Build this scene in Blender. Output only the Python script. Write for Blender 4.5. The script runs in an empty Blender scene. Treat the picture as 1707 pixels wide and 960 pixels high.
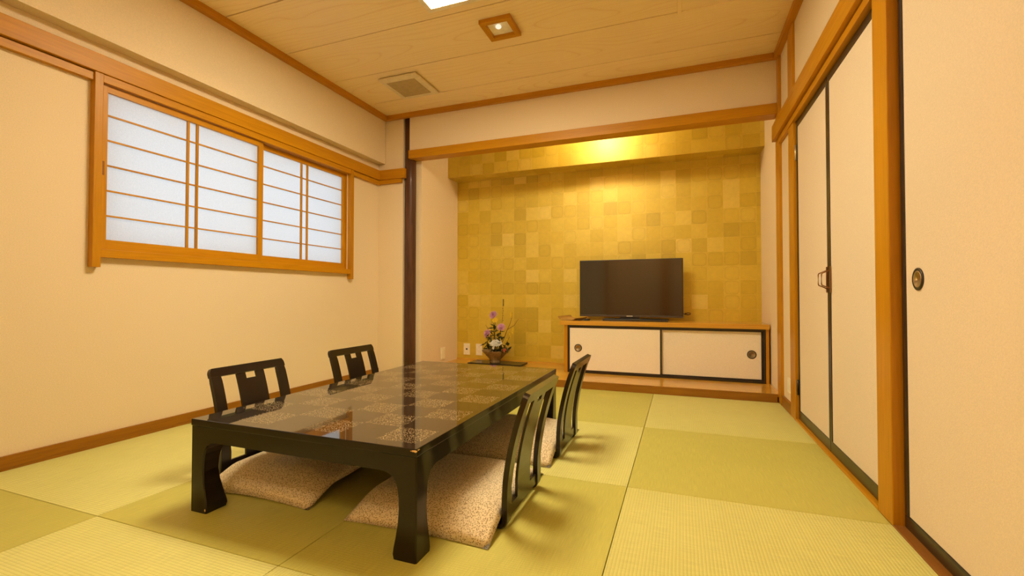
import bpy, bmesh, math, random
from mathutils import Vector, Matrix
random.seed(7)
PI = math.pi
scene = bpy.context.scene
COL = scene.collection

# ------------------------------------------------------------------ camera
cam = bpy.data.cameras.new('camera')
cam.sensor_width = 36.0
cam.lens = 36.0 * 757.0 / 1707.0
cam.clip_start = 0.02
cam_ob = bpy.data.objects.new('camera', cam)
COL.objects.link(cam_ob)
YAW, PITCH, ROLL = 0.35644, 0.01785, 0.00077
fw = Vector((-math.sin(YAW) * math.cos(PITCH), math.cos(YAW) * math.cos(PITCH), math.sin(PITCH)))
rt = Vector((math.cos(YAW), math.sin(YAW), 0.0))
up = rt.cross(fw)
rt2 = math.cos(ROLL) * rt + math.sin(ROLL) * up
up2 = -math.sin(ROLL) * rt + math.cos(ROLL) * up
M = Matrix.Identity(4)
for i in range(3):
    M[i][0] = rt2[i]; M[i][1] = up2[i]; M[i][2] = -fw[i]
M[0][3], M[1][3], M[2][3] = 0.0, 0.0, 0.74
cam_ob.matrix_world = M
scene.camera = cam_ob

# ------------------------------------------------------------------ world, exposure
world = bpy.data.worlds.new('world')
scene.world = world
world.use_nodes = True
bg = world.node_tree.nodes['Background']
bg.inputs[0].default_value = (0.74, 0.87, 1.0, 1)
bg.inputs[1].default_value = 0.80
vs = scene.view_settings
vs.view_transform = 'Standard'
vs.look = 'None'
vs.exposure = 1.15
vs.gamma = 1.0
vs.use_curve_mapping = False
LAMP_COLOR = (1.0, 0.84, 0.57)
LAMP_STRENGTH = 19.5

def point_light(name, loc, energy, color, radius):
    d = bpy.data.lights.new(name, 'POINT'); d.energy = energy; d.color = color; d.shadow_soft_size = radius
    o = bpy.data.objects.new(name, d); COL.objects.link(o); o.location = loc
    return o

def spot_light(name, loc, target, energy, color, angle, radius):
    d = bpy.data.lights.new(name, 'SPOT'); d.energy = energy; d.color = color
    d.spot_size = angle; d.spot_blend = 0.6; d.shadow_soft_size = radius
    o = bpy.data.objects.new(name, d); COL.objects.link(o); o.location = loc
    o.rotation_euler = (Vector(target) - Vector(loc)).to_track_quat('-Z', 'Y').to_euler()
    return o

# alcove lamp, and an unseen fill light added in the entry behind the camera
point_light('alcove_lamp_light', (-0.69, 3.76, 2.30), 5.6, (1.0, 0.88, 0.66), 0.09)

point_light('entry_fill_light', (-0.45, -0.75, 2.25), 14.0, (1.0, 0.8, 0.5), 0.08)  # added fill, no known lamp; brightens what the television screen reflects

# ------------------------------------------------------------------ materials
def new_mat(name):
    m = bpy.data.materials.new(name); m.use_nodes = True
    nt = m.node_tree
    return m, nt, nt.nodes['Principled BSDF']

def N(nt, t, **kw):
    n = nt.nodes.new(t)
    for k, v in kw.items():
        setattr(n, k, v)
    return n

def ramp(nt, fac, stops):
    r = N(nt, 'ShaderNodeValToRGB')
    el = r.color_ramp.elements
    while len(el) < len(stops): el.new(0.5)
    for e, (p, c) in zip(el, stops):
        e.position = p; e.color = (c[0], c[1], c[2], 1) if len(c) == 3 else c
    nt.links.new(fac, r.inputs[0])
    return r.outputs[0]

def coords(nt, kind='Object', scale=(1, 1, 1), loc=(0, 0, 0), rot=(0, 0, 0), random_shift=False):
    tc = N(nt, 'ShaderNodeTexCoord')
    mp = N(nt, 'ShaderNodeMapping')
    mp.inputs['Scale'].default_value = scale
    mp.inputs['Rotation'].default_value = rot
    mp.inputs['Location'].default_value = loc
    nt.links.new(tc.outputs[kind], mp.inputs[0])
    if random_shift:
        oi = N(nt, 'ShaderNodeObjectInfo')
        mul = N(nt, 'ShaderNodeMath', operation='MULTIPLY'); mul.inputs[1].default_value = 37.0
        nt.links.new(oi.outputs['Random'], mul.inputs[0])
        cb = N(nt, 'ShaderNodeCombineXYZ')
        for k in range(3): nt.links.new(mul.outputs[0], cb.inputs[k])
        nt.links.new(cb.outputs[0], mp.inputs['Location'])
    return mp.outputs[0]

def bump(nt, bsdf, h, strength=0.2, dist=0.002):
    b = N(nt, 'ShaderNodeBump'); b.inputs['Strength'].default_value = strength; b.inputs['Distance'].default_value = dist
    nt.links.new(h, b.inputs['Height']); nt.links.new(b.outputs[0], bsdf.inputs['Normal'])

def flat(name, col, rough=0.5, metal=0.0, coat=0.0, spec=0.5):
    m, nt, b = new_mat(name)
    nz = N(nt, 'ShaderNodeTexNoise'); nz.inputs['Scale'].default_value = 30; nz.inputs['Detail'].default_value = 4
    nt.links.new(coords(nt), nz.inputs['Vector'])
    c = ramp(nt, nz.outputs[0], [(0.3, [x * 0.92 for x in col]), (0.7, [min(1, x * 1.06) for x in col])])
    nt.links.new(c, b.inputs['Base Color'])
    b.inputs['Roughness'].default_value = rough; b.inputs['Metallic'].default_value = metal
    b.inputs['Coat Weight'].default_value = coat; b.inputs['Coat Roughness'].default_value = 0.08
    b.inputs['Specular IOR Level'].default_value = spec
    return m

def wood(name, light, dark, axis='X', rough=0.4, coat=0.0, ring=9.0, fine=120.0, contrast=1.0, shift=True):
    """Straight grain running along one axis of the object."""
    m, nt, b = new_mat(name)
    s = {'X': (0.05, 1, 1), 'Y': (1, 0.05, 1), 'Z': (1, 1, 0.05)}[axis]
    v = coords(nt, 'Object', s, random_shift=shift)
    n1 = N(nt, 'ShaderNodeTexNoise'); n1.inputs['Scale'].default_value = ring; n1.inputs['Detail'].default_value = 3; n1.inputs['Distortion'].default_value = 0.6
    n2 = N(nt, 'ShaderNodeTexNoise'); n2.inputs['Scale'].default_value = fine; n2.inputs['Detail'].default_value = 2
    nt.links.new(v, n1.inputs['Vector']); nt.links.new(v, n2.inputs['Vector'])
    mx = N(nt, 'ShaderNodeMix'); mx.inputs[0].default_value = 0.45
    nt.links.new(n1.outputs[0], mx.inputs[2]); nt.links.new(n2.outputs[0], mx.inputs[3])
    lo = [l + (d - l) * contrast for l, d in zip(light, dark)]
    c = ramp(nt, mx.outputs[0], [(0.35, lo), (0.62, light)])
    nt.links.new(c, b.inputs['Base Color'])
    b.inputs['Roughness'].default_value = rough
    b.inputs['Specular IOR Level'].default_value = 0.25
    b.inputs['Coat Weight'].default_value = coat; b.inputs['Coat Roughness'].default_value = 0.15
    bump(nt, b, n2.outputs[0], 0.06, 0.001)
    return m

def board_wood(name, light, dark):
    """Wide veneer boards with long cathedral figures running along X."""
    m, nt, b = new_mat(name)
    tc = N(nt, 'ShaderNodeTexCoord')
    oi = N(nt, 'ShaderNodeObjectInfo')
    mp = N(nt, 'ShaderNodeMapping'); mp.inputs['Scale'].default_value = (0.32, 1.0, 1.0)
    nt.links.new(tc.outputs['Object'], mp.inputs[0])
    mul = N(nt, 'ShaderNodeMath', operation='MULTIPLY'); mul.inputs[1].default_value = 19.0
    nt.links.new(oi.outputs['Random'], mul.inputs[0])
    cb = N(nt, 'ShaderNodeCombineXYZ'); nt.links.new(mul.outputs[0], cb.inputs[0]); nt.links.new(mul.outputs[0], cb.inputs[2])
    nt.links.new(cb.outputs[0], mp.inputs['Location'])
    # height field: parabola across the board plus slow noise along it -> nested arches
    nz = N(nt, 'ShaderNodeTexNoise'); nz.inputs['Scale'].default_value = 1.5; nz.inputs['Detail'].default_value = 2.5; nz.inputs['Roughness'].default_value = 0.45
    nt.links.new(mp.outputs[0], nz.inputs['Vector'])
    sep = N(nt, 'ShaderNodeSeparateXYZ'); nt.links.new(tc.outputs['Object'], sep.inputs[0])
    sq = N(nt, 'ShaderNodeMath', operation='MULTIPLY'); nt.links.new(sep.outputs[1], sq.inputs[0]); nt.links.new(sep.outputs[1], sq.inputs[1])
    s2 = N(nt, 'ShaderNodeMath', operation='MULTIPLY'); s2.inputs[1].default_value = 5.5; nt.links.new(sq.outputs[0], s2.inputs[0])
    add = N(nt, 'ShaderNodeMath', operation='ADD'); nt.links.new(nz.outputs[0], add.inputs[0]); nt.links.new(s2.outputs[0], add.inputs[1])
    k = N(nt, 'ShaderNodeMath', operation='MULTIPLY'); k.inputs[1].default_value = 24.0; nt.links.new(add.outputs[0], k.inputs[0])
    fr = N(nt, 'ShaderNodeMath', operation='FRACT'); nt.links.new(k.outputs[0], fr.inputs[0])
    f2 = N(nt, 'ShaderNodeTexNoise'); f2.inputs['Scale'].default_value = 60; f2.inputs['Detail'].default_value = 3
    mp2 = N(nt, 'ShaderNodeMapping'); mp2.inputs['Scale'].default_value = (0.03, 1.6, 1); nt.links.new(tc.outputs['Object'], mp2.inputs[0])
    nt.links.new(mp2.outputs[0], f2.inputs['Vector'])
    lines = ramp(nt, fr.outputs[0], [(0.0, (0.25,) * 3), (0.10, (0.85,) * 3), (0.55, (1,) * 3), (0.93, (0.8,) * 3), (1.0, (0.25,) * 3)])
    mx = N(nt, 'ShaderNodeMix', data_type='RGBA'); mx.inputs[6].default_value = (*dark, 1); mx.inputs[7].default_value = (*light, 1)
    comb = N(nt, 'ShaderNodeMix'); comb.inputs[0].default_value = 0.55
    bw = N(nt, 'ShaderNodeRGBToBW'); nt.links.new(lines, bw.inputs[0])
    nt.links.new(bw.outputs[0], comb.inputs[2]); nt.links.new(f2.outputs[0], comb.inputs[3])
    fc = ramp(nt, comb.outputs[0], [(0.25, (0,) * 3), (0.72, (1,) * 3)])
    nt.links.new(fc, mx.inputs[0])
    nt.links.new(mx.outputs[2], b.inputs['Base Color'])
    b.inputs['Roughness'].default_value = 0.42
    return m

def plaster(name, col, scale=220.0, strength=0.25):
    m, nt, b = new_mat(name)
    v = coords(nt)
    n = N(nt, 'ShaderNodeTexNoise'); n.inputs['Scale'].default_value = scale; n.inputs['Detail'].default_value = 5
    nt.links.new(v, n.inputs['Vector'])
    c = ramp(nt, n.outputs[0], [(0.3, [x * 0.93 for x in col]), (0.7, [min(1, x * 1.04) for x in col])])
    nt.links.new(c, b.inputs['Base Color'])
    b.inputs['Roughness'].default_value = 0.85
    bump(nt, b, n.outputs[0], strength, 0.002)
    return m

def tatami(name, col, axis, dark=0.86, relief=0.5):
    m, nt, b = new_mat(name)
    tc = N(nt, 'ShaderNodeTexCoord')
    w = N(nt, 'ShaderNodeTexWave', wave_type='BANDS', bands_direction=axis, wave_profile='SIN')
    w.inputs['Scale'].default_value = 0.314 / 0.0098
    w.inputs['Distortion'].default_value = 0.0
    nt.links.new(tc.outputs['Object'], w.inputs['Vector'])
    mp = N(nt, 'ShaderNodeMapping'); mp.inputs['Scale'].default_value = (1, 0.02, 1) if axis == 'Y' else (0.02, 1, 1)
    mp.inputs['Scale'].default_value = (0.03, 1, 1) if axis == 'X' else (1, 0.03, 1)
    nt.links.new(tc.outputs['Object'], mp.inputs[0])
    n = N(nt, 'ShaderNodeTexNoise'); n.inputs['Scale'].default_value = 420; n.inputs['Detail'].default_value = 3
    nt.links.new(mp.outputs[0], n.inputs['Vector'])
    n3 = N(nt, 'ShaderNodeTexNoise'); n3.inputs['Scale'].default_value = 3.5; n3.inputs['Detail'].default_value = 3
    nt.links.new(tc.outputs['Object'], n3.inputs['Vector'])
    c1 = ramp(nt, n.outputs[0], [(0.3, [x * 0.88 for x in col]), (0.7, [min(1, x * 1.06) for x in col])])
    rib = ramp(nt, w.outputs[0], [(0.0, (dark,) * 3), (0.35, (1,) * 3), (1.0, (1,) * 3)])
    mul = N(nt, 'ShaderNodeMix', data_type='RGBA', blend_type='MULTIPLY'); mul.inputs[0].default_value = 1
    nt.links.new(c1, mul.inputs[6]); nt.links.new(rib, mul.inputs[7])
    blot = ramp(nt, n3.outputs[0], [(0.3, (0.95, 0.95, 0.90)), (0.7, (1, 1, 1))])
    mul2 = N(nt, 'ShaderNodeMix', data_type='RGBA', blend_type='MULTIPLY'); mul2.inputs[0].default_value = 1
    nt.links.new(mul.outputs[2], mul2.inputs[6]); nt.links.new(blot, mul2.inputs[7])
    nt.links.new(mul2.outputs[2], b.inputs['Base Color'])
    b.inputs['Roughness'].default_value = 0.5
    b.inputs['Specular IOR Level'].default_value = 0.35
    bump(nt, b, w.outputs[0], relief, 0.0016)
    return m

def gold_leaf(name):
    m, nt, b = new_mat(name)
    oi = N(nt, 'ShaderNodeObjectInfo')
    tc = N(nt, 'ShaderNodeTexCoord')
    # tone of each square
    tone = ramp(nt, oi.outputs['Random'], [(0.0, (0.58, 0.42, 0.012)), (0.14, (0.65, 0.475, 0.017)), (0.55, (0.70, 0.515, 0.025)), (0.85, (0.74, 0.56, 0.045)), (1.0, (0.80, 0.62, 0.10))])
    # rounded square stain inside some squares
    sep = N(nt, 'ShaderNodeSeparateXYZ'); nt.links.new(tc.outputs['Object'], sep.inputs[0])
    def p4(sock):
        a = N(nt, 'ShaderNodeMath', operation='MULTIPLY'); a.inputs[1].default_value = 1 / 0.0655; nt.links.new(sock, a.inputs[0])
        c = N(nt, 'ShaderNodeMath', operation='POWER'); c.inputs[1].default_value = 4.0
        d = N(nt, 'ShaderNodeMath', operation='ABSOLUTE'); nt.links.new(a.outputs[0], d.inputs[0]); nt.links.new(d.outputs[0], c.inputs[0])
        return c.outputs[0]
    add = N(nt, 'ShaderNodeMath', operation='ADD'); nt.links.new(p4(sep.outputs[0]), add.inputs[0]); nt.links.new(p4(sep.outputs[1]), add.inputs[1])
    nz = N(nt, 'ShaderNodeTexNoise'); nz.inputs['Scale'].default_value = 28; nz.inputs['Detail'].default_value = 4
    sh = N(nt, 'ShaderNodeVectorMath', operation='ADD')
    cb = N(nt, 'ShaderNodeCombineXYZ'); ml = N(nt, 'ShaderNodeMath', operation='MULTIPLY'); ml.inputs[1].default_value = 50
    nt.links.new(oi.outputs['Random'], ml.inputs[0]); nt.links.new(ml.outputs[0], cb.inputs[0]); nt.links.new(ml.outputs[0], cb.inputs[2])
    nt.links.new(tc.outputs['Object'], sh.inputs[0]); nt.links.new(cb.outputs[0], sh.inputs[1]); nt.links.new(sh.outputs[0], nz.inputs['Vector'])
    nmul = N(nt, 'ShaderNodeMath', operation='MULTIPLY_ADD'); nmul.inputs[1].default_value = 0.5; nmul.inputs[2].default_value = -0.25
    nt.links.new(nz.outputs[0], nmul.inputs[0])
    rr = N(nt, 'ShaderNodeMath', operation='ADD'); nt.links.new(add.outputs[0], rr.inputs[0]); nt.links.new(nmul.outputs[0], rr.inputs[1])
    ring = ramp(nt, rr.outputs[0], [(0.0, (1, 1, 1)), (0.30, (0.97, 0.96, 0.93)), (0.62, (0.85, 0.81, 0.68)), (0.80, (1.0, 0.99, 0.97)), (1.0, (1.0, 1.0, 1.0))])
    rnd2 = N(nt, 'ShaderNodeMath', operation='MULTIPLY'); rnd2.inputs[1].default_value = 43.7; nt.links.new(oi.outputs['Random'], rnd2.inputs[0])
    fr = N(nt, 'ShaderNodeMath', operation='FRACT'); nt.links.new(rnd2.outputs[0], fr.inputs[0])
    on = ramp(nt, fr.outputs[0], [(0.0, (0.1,) * 3), (0.45, (0.15,) * 3), (0.9, (0.9,) * 3)])
    mx = N(nt, 'ShaderNodeMix', data_type='RGBA', blend_type='MULTIPLY')
    bw = N(nt, 'ShaderNodeRGBToBW'); nt.links.new(on, bw.inputs[0]); nt.links.new(bw.outputs[0], mx.inputs[0])
    nt.links.new(tone, mx.inputs[6]); nt.links.new(ring, mx.inputs[7])
    n2 = ramp(nt, nz.outputs[0], [(0.25, (0.93, 0.92, 0.88)), (0.75, (1.03, 1.03, 1.03))])
    m2 = N(nt, 'ShaderNodeMix', data_type='RGBA', blend_type='MULTIPLY'); m2.inputs[0].default_value = 1
    nt.links.new(mx.outputs[2], m2.inputs[6]); nt.links.new(n2, m2.inputs[7])
    nt.links.new(m2.outputs[2], b.inputs['Base Color'])
    b.inputs['Metallic'].default_value = 0.35
    b.inputs['Roughness'].default_value = 0.45
    b.inputs['Coat Weight'].default_value = 1.0
    b.inputs['Coat Roughness'].default_value = 0.48
    b.inputs['Coat IOR'].default_value = 1.6
    return m

def lacquer_top(name):
    m, nt, b = new_mat(name)
    tc = N(nt, 'ShaderNodeTexCoord')
    sep = N(nt, 'ShaderNodeSeparateXYZ'); nt.links.new(tc.outputs['Object'], sep.inputs[0])
    def cell(sock, size, half):
        a = N(nt, 'ShaderNodeMath', operation='ADD'); a.inputs[1].default_value = half; nt.links.new(sock, a.inputs[0])
        d = N(nt, 'ShaderNodeMath', operation='DIVIDE'); d.inputs[1].default_value = size; nt.links.new(a.outputs[0], d.inputs[0])
        f = N(nt, 'ShaderNodeMath', operation='FLOOR'); nt.links.new(d.outputs[0], f.inputs[0])
        return d.outputs[0], f.outputs[0]
    cx, cy = 0.1417, 0.1287
    dx, fx = cell(sep.outputs[0], cx, 3 * cx); dy, fy = cell(sep.outputs[1], cy, 5.5 * cy)
    s = N(nt, 'ShaderNodeMath', operation='ADD'); nt.links.new(fx, s.inputs[0]); nt.links.new(fy, s.inputs[1])
    md = N(nt, 'ShaderNodeMath', operation='PINGPONG'); md.inputs[1].default_value = 1.0; nt.links.new(s.outputs[0], md.inputs[0])
    def inside(fs, n):
        g = N(nt, 'ShaderNodeMath', operation='GREATER_THAN'); g.inputs[1].default_value = -0.5; nt.links.new(fs, g.inputs[0])
        l = N(nt, 'ShaderNodeMath', operation='LESS_THAN'); l.inputs[1].default_value = n - 0.5; nt.links.new(fs, l.inputs[0])
        mm = N(nt, 'ShaderNodeMath', operation='MULTIPLY'); nt.links.new(g.outputs[0], mm.inputs[0]); nt.links.new(l.outputs[0], mm.inputs[1])
        return mm.outputs[0]
    ins = N(nt, 'ShaderNodeMath', operation='MULTIPLY'); nt.links.new(inside(fx, 6), ins.inputs[0]); nt.links.new(inside(fy, 11), ins.inputs[1])
    par = N(nt, 'ShaderNodeMath', operation='MULTIPLY'); nt.links.new(md.outputs[0], par.inputs[0]); nt.links.new(ins.outputs[0], par.inputs[1])
    vo = N(nt, 'ShaderNodeTexVoronoi'); vo.inputs['Scale'].default_value = 300
    nt.links.new(tc.outputs['Object'], vo.inputs['Vector'])
    sp = ramp(nt, vo.outputs['Distance'], [(0.0, (1,) * 3), (0.30, (1,) * 3), (0.42, (0,) * 3)])
    vsep = N(nt, 'ShaderNodeSeparateColor'); nt.links.new(vo.outputs['Color'], vsep.inputs[0])
    pick = N(nt, 'ShaderNodeMath', operation='GREATER_THAN'); pick.inputs[1].default_value = 0.38; nt.links.new(vsep.outputs[0], pick.inputs[0])
    fl = N(nt, 'ShaderNodeMath', operation='MULTIPLY'); nt.links.new(sp, fl.inputs[0]); nt.links.new(pick.outputs[0], fl.inputs[1])
    fl2 = N(nt, 'ShaderNodeMath', operation='MULTIPLY'); nt.links.new(fl.outputs[0], fl2.inputs[0]); nt.links.new(par.outputs[0], fl2.inputs[1])
    # thin seams between the inlaid squares
    def seam(dsock):
        f = N(nt, 'ShaderNodeMath', operation='FRACT'); nt.links.new(dsock, f.inputs[0])
        c = N(nt, 'ShaderNodeMath', operation='SUBTRACT'); c.inputs[1].default_value = 0.5; nt.links.new(f.outputs[0], c.inputs[0])
        a = N(nt, 'ShaderNodeMath', operation='ABSOLUTE'); nt.links.new(c.outputs[0], a.inputs[0])
        g = N(nt, 'ShaderNodeMath', operation='GREATER_THAN'); g.inputs[1].default_value = 0.485; nt.links.new(a.outputs[0], g.inputs[0])
        return g.outputs[0]
    sm = N(nt, 'ShaderNodeMath', operation='MAXIMUM'); nt.links.new(seam(dx), sm.inputs[0]); nt.links.new(seam(dy), sm.inputs[1])
    base = N(nt, 'ShaderNodeMix', data_type='RGBA'); base.inputs[6].default_value = (0.014, 0.009, 0.005, 1); base.inputs[7].default_value = (0.022, 0.014, 0.006, 1)
    nt.links.new(par.outputs[0], base.inputs[0])
    mx = N(nt, 'ShaderNodeMix', data_type='RGBA'); mx.inputs[7].default_value = (0.92, 0.73, 0.38, 1)
    nt.links.new(base.outputs[2], mx.inputs[6]); nt.links.new(fl2.outputs[0], mx.inputs[0])
    nt.links.new(mx.outputs[2], b.inputs['Base Color'])
    # the gold flakes lie at the surface: metal without the clear coat
    nt.links.new(fl2.outputs[0], b.inputs['Metallic'])
    b.inputs['Roughness'].default_value = 0.42
    b.inputs['Specular IOR Level'].default_value = 0.05
    inv = N(nt, 'ShaderNodeMath', operation='SUBTRACT'); inv.inputs[0].default_value = 1.0
    nt.links.new(fl2.outputs[0], inv.inputs[1]); nt.links.new(inv.outputs[0], b.inputs['Coat Weight'])
    b.inputs['Coat Roughness'].default_value = 0.02
    b.inputs['Coat IOR'].default_value = 2.2
    return m

def fabric(name):
    m, nt, b = new_mat(name)
    v = coords(nt, 'Object')
    vo = N(nt, 'ShaderNodeTexVoronoi'); vo.inputs['Scale'].default_value = 210; nt.links.new(v, vo.inputs['Vector'])
    nz = N(nt, 'ShaderNodeTexNoise'); nz.inputs['Scale'].default_value = 320; nz.inputs['Detail'].default_value = 3; nt.links.new(v, nz.inputs['Vector'])
    mx = N(nt, 'ShaderNodeMath', operation='MULTIPLY_ADD'); mx.inputs[1].default_value = 0.55; nt.links.new(nz.outputs[0], mx.inputs[0]); nt.links.new(vo.outputs['Distance'], mx.inputs[2])
    c = ramp(nt, mx.outputs[0], [(0.42, (0.15, 0.08, 0.02)), (0.58, (0.46, 0.36, 0.20)), (0.72, (0.70, 0.58, 0.37)), (1.0, (0.78, 0.66, 0.45))])
    nt.links.new(c, b.inputs['Base Color'])
    b.inputs['Roughness'].default_value = 0.9
    b.inputs['Sheen Weight'].default_value = 0.2
    bump(nt, b, nz.outputs[0], 0.4, 0.002)
    return m

def emit(name, col, strength):
    m = bpy.data.materials.new(name); m.use_nodes = True
    nt = m.node_tree; nt.nodes.clear()
    e = N(nt, 'ShaderNodeEmission'); e.inputs[0].default_value = (*col, 1); e.inputs[1].default_value = strength
    o = N(nt, 'ShaderNodeOutputMaterial'); nt.links.new(e.outputs[0], o.inputs[0])
    return m

def paper_mat(name):
    m = bpy.data.materials.new(name); m.use_nodes = True
    nt = m.node_tree; nt.nodes.clear()
    tc = N(nt, 'ShaderNodeTexCoord')
    nz = N(nt, 'ShaderNodeTexNoise'); nz.inputs['Scale'].default_value = 160; nz.inputs['Detail'].default_value = 5
    nt.links.new(tc.outputs['Object'], nz.inputs['Vector'])
    c = ramp(nt, nz.outputs[0], [(0.3, (0.78, 0.78, 0.79)), (0.7, (0.88, 0.88, 0.88))])
    t = N(nt, 'ShaderNodeBsdfTranslucent'); d = N(nt, 'ShaderNodeBsdfDiffuse')
    nt.links.new(c, t.inputs[0]); d.inputs[0].default_value = (0.8, 0.78, 0.74, 1)
    mx = N(nt, 'ShaderNodeMixShader'); mx.inputs[0].default_value = 0.22
    nt.links.new(t.outputs[0], mx.inputs[1]); nt.links.new(d.outputs[0], mx.inputs[2])
    o = N(nt, 'ShaderNodeOutputMaterial'); nt.links.new(mx.outputs[0], o.inputs[0])
    return m

WALL = (0.85, 0.70, 0.475)
MAT = {
    'wall': plaster('cream_wall', WALL),
    'fusuma': plaster('fusuma_paper', (0.84, 0.70, 0.52), 260, 0.3),
    'door_paper': plaster('cabinet_door_paper', (0.94, 0.86, 0.71), 200, 0.1),
    'wood_x': wood('honey_wood_x', (0.60, 0.275, 0.006), (0.48, 0.20, 0.004), 'X', 0.38),
    'wood_y': wood('honey_wood_y', (0.60, 0.275, 0.006), (0.48, 0.20, 0.004), 'Y', 0.38),
    'wood_z': wood('honey_wood_z', (0.59, 0.27, 0.008), (0.48, 0.205, 0.005), 'Z', 0.36),
    'trim_x': wood('ceiling_trim_x', (0.60, 0.27, 0.012), (0.48, 0.20, 0.008), 'X', 0.45),
    'trim_y': wood('ceiling_trim_y', (0.60, 0.27, 0.012), (0.48, 0.20, 0.008), 'Y', 0.45),
    'base_y': wood('baseboard_wood_y', (0.36, 0.15, 0.008), (0.26, 0.10, 0.006), 'Y', 0.4),
    'base_x': wood('fascia_wood_x', (0.34, 0.15, 0.014), (0.25, 0.10, 0.009), 'X', 0.35),
    'plat_x': wood('platform_wood_x', (0.70, 0.39, 0.05), (0.56, 0.28, 0.03), 'X', 0.22, 0.4),
    'sill_y': wood('sill_wood_y', (0.30, 0.12, 0.02), (0.22, 0.085, 0.014), 'Y', 0.4),
    'post': wood('dark_post_wood', (0.13, 0.055, 0.026), (0.055, 0.022, 0.012), 'Z', 0.4, 0.15, 22.0, 160.0),
    'ceil': board_wood('ceiling_board_wood', (0.95, 0.76, 0.44), (0.84, 0.60, 0.28)),
    'dark_gap': flat('dark_gap', (0.10, 0.055, 0.015), 0.9),
    'tat_light': tatami('tatami_ribs_along_y', (0.70, 0.68, 0.235), 'X'),  # paler colour paints in the sheen of this weave direction
    'tat_dark': tatami('tatami_ribs_along_x', (0.565, 0.535, 0.125), 'Y', 0.98, 0.15),  # darker colour stands in for the weave turned away from the light
    'tat_light_x': tatami('tatami_light_ribs_along_x', (0.74, 0.73, 0.27), 'Y'),  # paler again: weave sheen put into the colour
    'gold': gold_leaf('gold_leaf'),
    'gold_base': flat('gold_ground', (0.74, 0.57, 0.10), 0.42, 0.4),
    'lac_top': lacquer_top('lacquer_inlay'),
    'lac': flat('black_lacquer', (0.010, 0.006, 0.003), 0.30, 0, 0.42, 0.15),
    'chair': flat('black_chair_lacquer', (0.013, 0.008, 0.005), 0.33, 0, 0.5, 0.25),
    'black': flat('black_frame', (0.016, 0.011, 0.008), 0.35, 0, 0.3),
    'fabric': fabric('cushion_fabric'),
    'paper': paper_mat('shoji_paper'),
    'lamp': emit('lamp_diffuser', LAMP_COLOR, LAMP_STRENGTH),
    'white_frame': flat('lamp_frame', (0.90, 0.80, 0.60), 0.5),
    'screen': flat('tv_screen', (0.014, 0.009, 0.006), 0.10, 0, 0.0, 0.9),
    'bezel': flat('tv_bezel', (0.02, 0.018, 0.017), 0.35),
    'bezel_low': flat('tv_lower_bezel', (0.09, 0.075, 0.065), 0.35, 0.5),
    'plate': flat('switch_plate', (0.95, 0.87, 0.66), 0.4),
    'bronze': flat('bronze_metal', (0.30, 0.15, 0.06), 0.35, 0.8),
    'cup': flat('pull_cup_metal', (0.75, 0.62, 0.38), 0.3, 0.8),
    'vent': flat('vent_plastic', (0.80, 0.68, 0.42), 0.4),
    'vent_dark': flat('vent_mesh', (0.55, 0.42, 0.21), 0.7),
    'glass_lamp': emit('bulb_glow', (1.0, 0.84, 0.60), 0.5),
    'reflector': flat('lamp_reflector', (0.95, 0.90, 0.74), 0.3, 0.0),
    'vase': wood('stoneware', (0.38, 0.27, 0.13), (0.20, 0.135, 0.06), 'Z', 0.55, 0, 30, 90),
    'leaf': flat('leaf_green', (0.040, 0.060, 0.014), 0.5),
    'stem': flat('stem_green', (0.12, 0.12, 0.03), 0.6),
    'twig': flat('twig_brown', (0.22, 0.11, 0.03), 0.7),
    'pink': flat('pink_petal', (0.70, 0.38, 0.56), 0.7),
    'white': flat('white_petal', (0.95, 0.93, 0.85), 0.7),
    'yellow': flat('yellow_petal', (0.85, 0.62, 0.03), 0.7),
    'red': flat('red_petal', (0.65, 0.12, 0.05), 0.7),
    'tray': flat('tray_brown', (0.46, 0.25, 0.05), 0.4),
    'chip': flat('bare_wood_chip', (0.70, 0.45, 0.16), 0.7),
}

# ------------------------------------------------------------------ mesh helpers
def bx(bm, x0, x1, y0, y1, z0, z1, bev=0.0):
    vs_ = [bm.verts.new((x, y, z)) for z in (z0, z1) for y in (y0, y1) for x in (x0, x1)]
    idx = [(0, 2, 3, 1), (4, 5, 7, 6), (0, 1, 5, 4), (2, 6, 7, 3), (0, 4, 6, 2), (1, 3, 7, 5)]
    fs = [bm.faces.new([vs_[i] for i in f]) for f in idx]
    if bev > 0:
        es = list({e for f in fs for e in f.edges})
        bmesh.ops.bevel(bm, geom=es, offset=bev, segments=2, profile=0.6, affect='EDGES')
    return bm

def obj(name, bm, mat, parent=None, smooth=False, origin=None):
    """Link one mesh object; origin moves the object origin without moving the shape (world space)."""
    if origin is not None:
        bmesh.ops.translate(bm, verts=bm.verts, vec=-Vector(origin))
    bmesh.ops.recalc_face_normals(bm, faces=bm.faces)
    me = bpy.data.meshes.new(name); bm.to_mesh(me); bm.free()
    if mat is not None:
        me.materials.append(MAT[mat] if isinstance(mat, str) else mat)
    if smooth:
        for p in me.polygons: p.use_smooth = True
    o = bpy.data.objects.new(name, me); COL.objects.link(o)
    if origin is not None: o.location = origin
    if parent is not None:
        o.parent = parent
        # parents are only translated or rotated at top level; keep world placement
        o.matrix_parent_inverse = parent.matrix_basis.inverted()
    return o

def box(name, x0, x1, y0, y1, z0, z1, mat, parent=None, bev=0.0, center=False):
    bm = bmesh.new(); bx(bm, x0, x1, y0, y1, z0, z1, bev)
    return obj(name, bm, mat, parent, origin=((x0 + x1) / 2, (y0 + y1) / 2, (z0 + z1) / 2) if center else None)

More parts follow.
